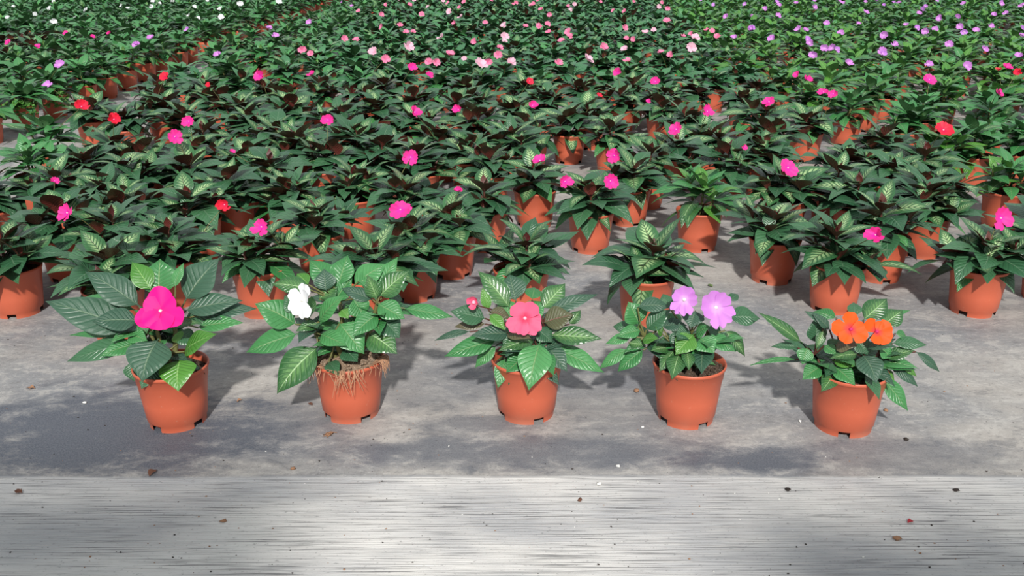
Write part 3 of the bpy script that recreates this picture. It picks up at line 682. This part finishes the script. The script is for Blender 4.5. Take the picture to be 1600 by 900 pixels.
# 5: orange, two blooms
h, P3, cw, nd = hero('potted impatiens with two bright orange blooms, far right of front row', 1322, 685, (1170, 440), 3.334, [
 (282,322,48,160,64,.0,'striped'),(262,345,113,340,38,.01,'dark'),(255,405,3,438,26,.0,'green'),(305,340,278,432,72,-.02,'green'),(378,440,278,512,78,-.03,'green'),
 (350,325,345,188,92,.02,'dark'),(400,225,288,153,42,.02,'slate'),(462,192,328,160,62,.045,'green'),(425,255,330,166,46,.01,'slate'),(390,250,350,352,42,-.02,'striped'),
 (550,185,545,108,62,.05,'dark'),(590,205,720,88,102,.05,'striped'),(640,200,842,150,38,.05,'green'),(690,235,802,148,90,.035,'striped'),(760,268,828,302,50,.02,'green'),
 (740,322,930,332,62,.0,'dark'),(862,360,995,472,46,.0,'slate'),(700,398,865,358,62,-.01,'striped'),(722,432,882,550,62,-.01,'slate'),(780,430,875,497,44,.0,'bright'),
 (682,488,830,675,82,-.04,'green'),(612,480,680,617,62,-.085,'dark'),(588,378,665,532,112,-.075,'slate',.12),(438,438,555,542,82,-.06,'green'),(445,478,376,575,72,-.06,'striped'),
 (432,412,582,440,54,-.045,'bright'),(445,330,568,335,82,-.04,'redgreen'),(388,332,462,382,52,-.03,'green'),(600,345,772,340,48,-.04,'slate'),(390,470,385,562,52,-.04,'dark'),(570,378,418,402,52,-.04,'striped'),
 (560,300,620,380,80,-.02,'dark'),(680,340,740,400,80,-.01,'green'),(700,460,760,520,50,-.01,'bright'),(480,300,420,380,80,-.01,'dark'),(640,420,720,470,70,.0,'dark')],
 [(340,380,.0),(470,380,-.01),(600,380,.0),(680,370,.0)], SOIL, .088, .003, STEMR, 1.1)
for (cx, cy, r, spec, s_, tdy) in ((527,250,.0285,[(85,1.02,.95,.1,.06),(170,1.1,.85,.06,.06),(232,.9,1.0,.04,.04),(-38,1.0,1.0,.05,.06),(18,.75,.9,.1,.04)],11,-.04),
                             (662,262,.0255,[(135,1.0,1.0,.15,.06),(20,1.0,1.15,.05,.04),(-30,1.05,1.1,.02,.05),(-100,.85,1.0,.05,.05),(65,.7,.9,.2,.05)],12,-.025)):
    c = P3(cx, cy, tdy); stalk(h, nd[5], c+Vector((0,.008,-.008)), STEMR)
    flower_obj(h, c, (.05,-1,.55), (0,0,1), 'orange', r, spec, s_, THROATO)

# ------------------------------------------------------------------ the beds behind
for s in spots:
    s.append(s[1]*CP+(CAM_H-.15)*SP)       # depth
def inframe(s):
    px, py = project(s[0], s[1], .15); return -30 < px < 1630 and py > -15
order = sorted([s for s in spots if inframe(s)], key=lambda s: s[5])
LIM = 300
singles = order[:LIM]; ids = {id(s) for s in singles}; rest = [s for s in spots if id(s) not in ids]
FULL = 4.7                                   # nearer than this every leaf is an object
# templates for the more distant plants of the 300 and for the rest
def joined(kind, seed, arrs):
    rr = random.Random(seed); lv, cr = grow(kind, rr)
    keys = []; parts = []
    for k, sh, M in lv:
        if k not in keys: keys.append(k)
        parts.append(setmi(xf(arrs[sh], M), keys.index(k)))
    return join(parts), keys, cr
TPL = {}
for kind in ('dark', 'green', 'light', 'deep', 'lush'):
    TPL[kind] = []
    for i in range(7 if kind != 'light' else 3):
        a, keys, cr = joined(kind, 100+i, MIDA)
        TPL[kind].append((to_mesh('foliage', a, [L[k] for k in keys]), cr, to_mesh('stem', stems(cr), [STEMR if kind == 'dark' else STEMG])))
FL_J = {}
def joined_flower(key, seed):
    if (key, seed) not in FL_J:
        FL_J[(key, seed)] = to_mesh('flower', join([xf(p, M) for p, M in flower_parts(key, 1.0, False, seed)]), [P[key]])
    return FL_J[(key, seed)]
PET = {}
def petal_mesh(key, v):
    if (key, v) not in PET:
        PET[(key, v)] = to_mesh('petal', petal_arr(W=.92, notch=.18, cup=(.05, .25, .4)[v], nu=6, nv=5, ph=v*2.0), [P[key]])
    return PET[(key, v)]
THM = to_mesh('flower', blob_arr((0, 0, .1), (.09, .09, .12), 3, 6, 4, .1), [THROAT])
def flower_matrix(off, rr, r):
    n = Vector((rr.uniform(-.7, .7), rr.uniform(-1.1, -.3), rr.uniform(.25, .9))).normalized(); u = Vector((rr.uniform(-.3, .3), 0, 1)); u = (u-n*u.dot(n)).normalized(); x = u.cross(n)
    M = Matrix.Identity(4)
    q = rr.uniform(.72, 1.05)
    for k in range(3): M[k][0] = x[k]*r; M[k][1] = u[k]*r*q; M[k][2] = n[k]*r; M[k][3] = off[k]
    return M

# labels: row behind the five front pots and count from the left among those in view
ORD = ['first', 'second', 'third', 'fourth', 'fifth', 'sixth', 'seventh', 'eighth', 'ninth', 'tenth', 'eleventh', 'twelfth', 'thirteenth', 'fourteenth', 'fifteenth', 'sixteenth', 'seventeenth', 'eighteenth', 'nineteenth', 'twentieth']
def ordn(n):
    if n <= 20: return ORD[n-1]
    t = {2: 'twenty', 3: 'thirty', 4: 'forty'}[n//10]; return t+'-'+ORD[n % 10-1] if n % 10 else {2: 'twentieth', 3: 'thirtieth', 4: 'fortieth'}[n//10]
bands = {}
for s in singles:
    bed = 'left' if s[3] == 'left' else 'main'
    b = int(round((s[1]-3.60)/.268)) if bed == 'left' else int((s[1]-1.68)/.245)
    bands.setdefault((bed, b), []).append(s)
LAB = {}
for bed in ('left', 'main'):
    for ri, k in enumerate(sorted(k for k in bands if k[0] == bed)):
        for ci, s in enumerate(sorted(bands[k], key=lambda q: q[0])): LAB[id(s)] = (bed, ri+1, ci+1)
LOOK = dict(dark='dark-leaved', light='light green', green='mid-green', lilac='fresh green', lilac_left='bushy green', lilac_edge='green', pink='dark green', white='pale-veined green')
COLW = dict(magenta='magenta', red='red', lilac='lilac', violet='violet', pink='pink', blush='blush-pink', white='white')
SPECIAL = {  # picked out by their look and surroundings
 0: 'dark impatiens in pot cut by left edge of photo, nearest the front',
 2: 'dark impatiens with exposed terracotta pot behind the hot-pink-flowered plant',
 3: 'variegated impatiens with small pink bloom, right behind the white-flowered plant on its left',
 7: 'dark drooping impatiens whose pot shows between white-flowered and coral-flowered front plants',
 8: 'compact variegated impatiens standing directly behind the coral-pink-flowered front plant',
 9: 'variegated impatiens in sunlit pot with floor before it, left of the light green one',
 12: 'light green impatiens without bloom in sunlit pot among dark-leaved ones, centre right',
 13: 'bloomless variegated impatiens directly behind the lilac-flowered front plant',
 15: 'dark impatiens in sunlit pot, first to the right of the light green one',
 16: 'broad dark impatiens with magenta bloom at its right, directly behind the orange-flowered front plant',
 17: 'half-hidden pot of dark impatiens at right rear of the broad one behind orange flowers',
 19: 'dark impatiens with pink bloom and one long hanging leaf, right end of second row',
 21: 'light green impatiens near right edge above the pink-flowered one of the second row',
 22: 'light green impatiens with red bloom, right part of the bed'}
handidx = {}
hi = 0
for s in spots:
    if s[3] == 'hand': handidx[id(s)] = hi; hi += 1
empty_spot = min(singles, key=lambda s: abs(s[0]+.17)+abs(s[1]-at_z(750, 78, .10).y))
rr = random.Random(21)
weed_for = sorted([s for s in singles if s[3] == 'left' and -2.2 < s[0] < -1.8], key=lambda s: s[1])[1:3]
nleaf = 0
for s in singles:
    x, y, var, src, blooms, dep = s
    kind = GK[var]; root = bpy.data.objects.new('potted_impatiens', None); C.objects.link(root); root.empty_display_size = .05
    sc = rr.uniform(.95, 1.06); root.location = (x, y, 0)
    if src == 'left': sc *= 1.1
    elif y > 2.75: sc *= 1.07
    bed, ri, ci = LAB[id(s)]
    if blooms: bl = ' with %s %s' % (COLW[blooms[0][0]], 'bloom' if len(blooms) == 1 else 'blooms')
    else: bl = ' without bloom'
    lab = '%s potted impatiens%s, %s from left in %s row of %s' % (LOOK[var], bl, ordn(ci), ordn(ri), 'left bed' if bed == 'left' else 'main bed')
    if handidx.get(id(s)) in SPECIAL: lab = SPECIAL[handidx[id(s)]]
    grp = {'left': 'potted impatiens of the bed left of the aisle'}.get(src, {'lilac': 'lilac-flowered impatiens at the right rear', 'pink': 'pink-flowered impatiens at the centre rear'}.get(var, 'dark-leaved impatiens of the main bed'))
    if s is empty_spot:
        root.name = 'empty_pot'; root['label'] = 'terracotta pot without plant showing its open top among pink-flowered plants'; root['category'] = 'pot'
        obj('pot', POT_MID2, root); obj('soil', SOILM[0], root); continue
    root['label'] = lab; root['category'] = 'potted plant'; root['group'] = grp
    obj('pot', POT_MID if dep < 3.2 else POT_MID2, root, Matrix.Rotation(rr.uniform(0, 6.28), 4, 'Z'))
    obj('soil', rr.choice(SOILM), root)
    if dep < FULL:
        lv, cr = grow(kind, rr)
        for k, sh, M in lv:
            S = Matrix.Diagonal((sc, sc, sc, 1)); M2 = M.copy()
            for q in range(3):
                for w in range(3): M2[q][w] *= sc
            o = bpy.data.objects.new('leaf', LM[k][sh]); C.objects.link(o); o.parent = root; o.matrix_basis = M2; nleaf += 1
        ex = []
        for b in blooms:
            c = min(cr, key=lambda q: (q-b[1]).length); ex.append((c, b[1]))
        obj('stem', to_mesh('stem', stems(cr, extra=ex), [STEMR if kind == 'dark' else STEMG, STEMG]), root)
    else:
        me, cr, stm = rr.choice(TPL[kind]); a = rr.uniform(0, 6.28); M = Matrix.Rotation(a, 4, 'Z')@Matrix.Diagonal((sc, sc, sc, 1))
        f = obj('foliage', me, root, M); f['kind'] = 'stuff'; obj('stem', stm, root, M)
    for key, off, bs in blooms:
        r = .0245*bs if dep < 3.2 else .028*bs
        M = flower_matrix(off, rr, r)
        if dep < 3.6 and bs > .55:
            f = obj('flower', THM, root, M); cl = rr.random() < .35
            for i, (ang, ln) in enumerate(((90, .95), (20, .92), (160, .92), (-52, 1.05), (-128, 1.05))):
                Mp = Matrix.Rotation(math.radians(ang+rr.uniform(-8, 8)), 4, 'Z')@Matrix.Rotation(-rr.uniform(.0, .25)-(.35 if cl else 0), 4, 'Y')@Matrix.Diagonal((ln, ln, ln, 1)); Mp[2][3] = .03*i
                obj('petal', petal_mesh(key, rr.randrange(3)), f, Mp)
        else: obj('flower', joined_flower(key, rr.randrange(6)), root, M)
    if s in weed_for:
        w = []
        for i in range(150):
            a = rr.gauss(-1.3, .55); q = rr.uniform(.05, .088); z = rr.uniform(.055, .125) if q > .066 else rr.uniform(.1, .13)
            c = Vector((q*math.cos(a), q*math.sin(a), z)); w.append(xf(LOW[1], basis(c, (rr.uniform(-1, 1), rr.uniform(-1, 0), rr.uniform(-.5, .5)), (rr.uniform(-.4, .4), -.6, .8), rr.uniform(.012, .02), 1.8)))
        wo = obj('weed', to_mesh('weed', join(w), [L['bright']]), root); wo['kind'] = 'stuff'; wo['label'] = 'small round-leaved bright green weed over the pot rim'

# the rest of the beds as one object
keysL = list(L); mats_all = [L[k] for k in keysL]+[P[k] for k in PK]+[POT, SOIL]
iP = len(keysL); iPot = len(mats_all)-2; iSoil = iPot+1
FT = {}
for kind in ('dark', 'green', 'light', 'deep', 'lush'):
    FT[kind] = []
    for i in range(8):
        lv, cr = grow(kind, random.Random(500+i))
        parts = [setmi(xf(LOW[sh], M), keysL.index(k)) for k, sh, M in lv]
        FT[kind].append(join(parts))
LP = [(.0462, 0), (.056, .082), (.0603, .1), (.0574, .1025), (.054, .088)]
potlow = setmi(pot_arr(10, False, LP), iPot); soillow = setmi(soil_arr(10, 1, seed=2), iSoil)
FLJ = [join([xf(p, M) for p, M in flower_parts('x', 1.0, False, i)]) for i in range(6)]
parts = []
for x, y, var, src, blooms, dep in rest:
    T = Matrix.Translation((x, y, 0)); sc = rr.uniform(1.02, 1.14)*(1.06 if src == 'left' else 1)
    parts.append(xf(rr.choice(FT[GK[var]]), T@Matrix.Rotation(rr.uniform(0, 6.28), 4, 'Z')@Matrix.Diagonal((sc, sc, sc, 1))))
    parts.append(xf(potlow, T)); parts.append(xf(soillow, T))
    for key, off, bs in blooms:
        parts.append(setmi(xf(rr.choice(FLJ), T@flower_matrix(off, rr, (.029 if dep < 9 else .026)*bs)), iP+PK.index(key)))
far = obj('distant_potted_impatiens', to_mesh('distant_potted_impatiens', join(parts), mats_all))
far['kind'] = 'stuff'; far['category'] = 'potted plants'
far['label'] = 'hundreds of small far potted impatiens filling both beds up to the photo top'

# ------------------------------------------------------------------ litter on the floor
BR = simple('dry_leaf_brown', (0.12, 0.05, 0.03), .9); BL = simple('dark_crumb', (0.03, 0.022, 0.018), .9); WH = simple('white_chip', (0.75, 0.74, 0.70), .8)
TAN = simple('tan_bark', (0.30, 0.16, 0.09), .9); RD = simple('red_petal_scrap', (0.35, 0.02, 0.03), .7); GR = simple('green_scrap', (0.10, 0.16, 0.05), .8)
LIT = [('leaf_scrap', 48, 608, .0085, TAN, 'small tan dry leaf scrap on floor left of hot-pink-flowered pot'), ('leaf_scrap', 240, 740, .010, BR, 'dark brown dry leaf scrap below the leftmost front pot at slab edge'),
 ('leaf_scrap', 30, 769, .008, BR, 'dark leaf scrap near left edge on the brushed concrete'), ('root_scrap', 515, 679, .012, TAN, 'reddish brown root scrap in front of white-flowered pot'),
 ('bark_chip', 995, 612, .008, TAN, 'brown bark chip left of the lilac-flowered pot'), ('bark_chip', 458, 733, .0055, TAN, 'tan crumb on slab left of the white-flowered pot, near slab edge'),
 ('bark_chip', 1384, 642, .006, TAN, 'small tan chip right of orange-flowered pot'), ('white_chip', 132, 630, .005, WH, 'white chip on dark stain left of hot-pink-flowered pot'),
 ('white_chip', 936, 757, .006, WH, 'white chip just below slab edge, bottom centre'), ('white_chip', 966, 729, .005, WH, 'white chip on dark slab below gap between coral and lilac pots'),
 ('petal_scrap', 1423, 817, .006, RD, 'dark red petal scrap on brushed concrete at lower right'), ('dark_crumb', 1231, 766, .006, BL, 'black crumb just below slab edge left of orange pot'),
 ('dark_crumb', 1416, 688, .006, BL, 'black crumb on slab right of the orange-flowered pot'), ('bark_chip', 906, 782, .005, BR, 'brown crumb on brushed concrete below coral-flowered pot'),
 ('white_chip', 1004, 668, .004, WH, 'tiny white crumb on floor left below the lilac-flowered pot'), ('bark_chip', 349, 815, .006, TAN, 'orange-tan crumb on sunlit brushed concrete at lower left'),
 ('leaf_scrap', 1110, 447, .009, GR, 'dry greenish leaf scrap behind the lilac flowers'), ('bark_chip', 1401, 843, .007, TAN, 'pale tan fragment low on brushed concrete, right'),
 ('white_chip', 1250, 659, .0045, WH, 'pale crumb left of the orange-flowered pot base'), ('dark_crumb', 1493, 767, .006, BL, 'dark crumb at slab edge near the right side'),
 ('leaf_scrap', 375, 627, .006, TAN, 'tan scrap right of the hot-pink-flowered pot'), ('leaf_scrap', 486, 632, .006, BR, 'brown scrap left of the white-flowered pot')]
for i, (nm, px, py, r, m, lb) in enumerate(LIT):
    w = at_z(px, py, 0)
    if nm in ('leaf_scrap', 'petal_scrap'):
        a = xf(leaf_arr(4, 6, W=.6, arch=.12, fold=.5, bend=.1, wav=.3), Matrix.Translation((-r, 0, .0012))@Matrix.Scale(2*r, 4))
    elif nm == 'root_scrap':
        q = random.Random(i); a = join([tube_arr([(q.uniform(-.012, .012), q.uniform(-.006, .006), .001), (q.uniform(-.006, .006), q.uniform(-.004, .004), .003), (q.uniform(-.012, .012), q.uniform(-.006, .006), .001)], [.0006, .001, .0005], 4) for _ in range(14)])
    else: a = blob_arr((0, 0, r*.3), (r*.8, r*.6, r*.35), i, 7, 4, .35)
    o = obj(nm, to_mesh(nm, a, [m])); o.location = (w.x, w.y, 0); o.rotation_euler = (0, 0, i*1.3); o['label'] = lb; o['category'] = 'debris'; o['group'] = 'scraps on the floor'
rr = random.Random(99); gs = []
for i in range(420):
    px, py = rr.uniform(-40, 1640), rr.uniform(440, 900); w = at_z(px, py, 0); r = rr.choice((.0006, .0008, .0010, .0014))
    gs.append(blob_arr((w.x, w.y, r*.4), (r*1.3, r, r*.5), i, 5, 3, .4, rr.choice((0, 0, 0, 0, 1, 2, 2))))
g = obj('floor_grit', to_mesh('floor_grit', join(gs), [BL, WH, TAN])); g['kind'] = 'stuff'; g['category'] = 'grit'; g['label'] = 'fine dark and pale specks of grit scattered over the concrete'
print('plants', len(spots), 'singles', len(singles), 'leaf objects', nleaf, 'far quads', len(far.data.polygons))
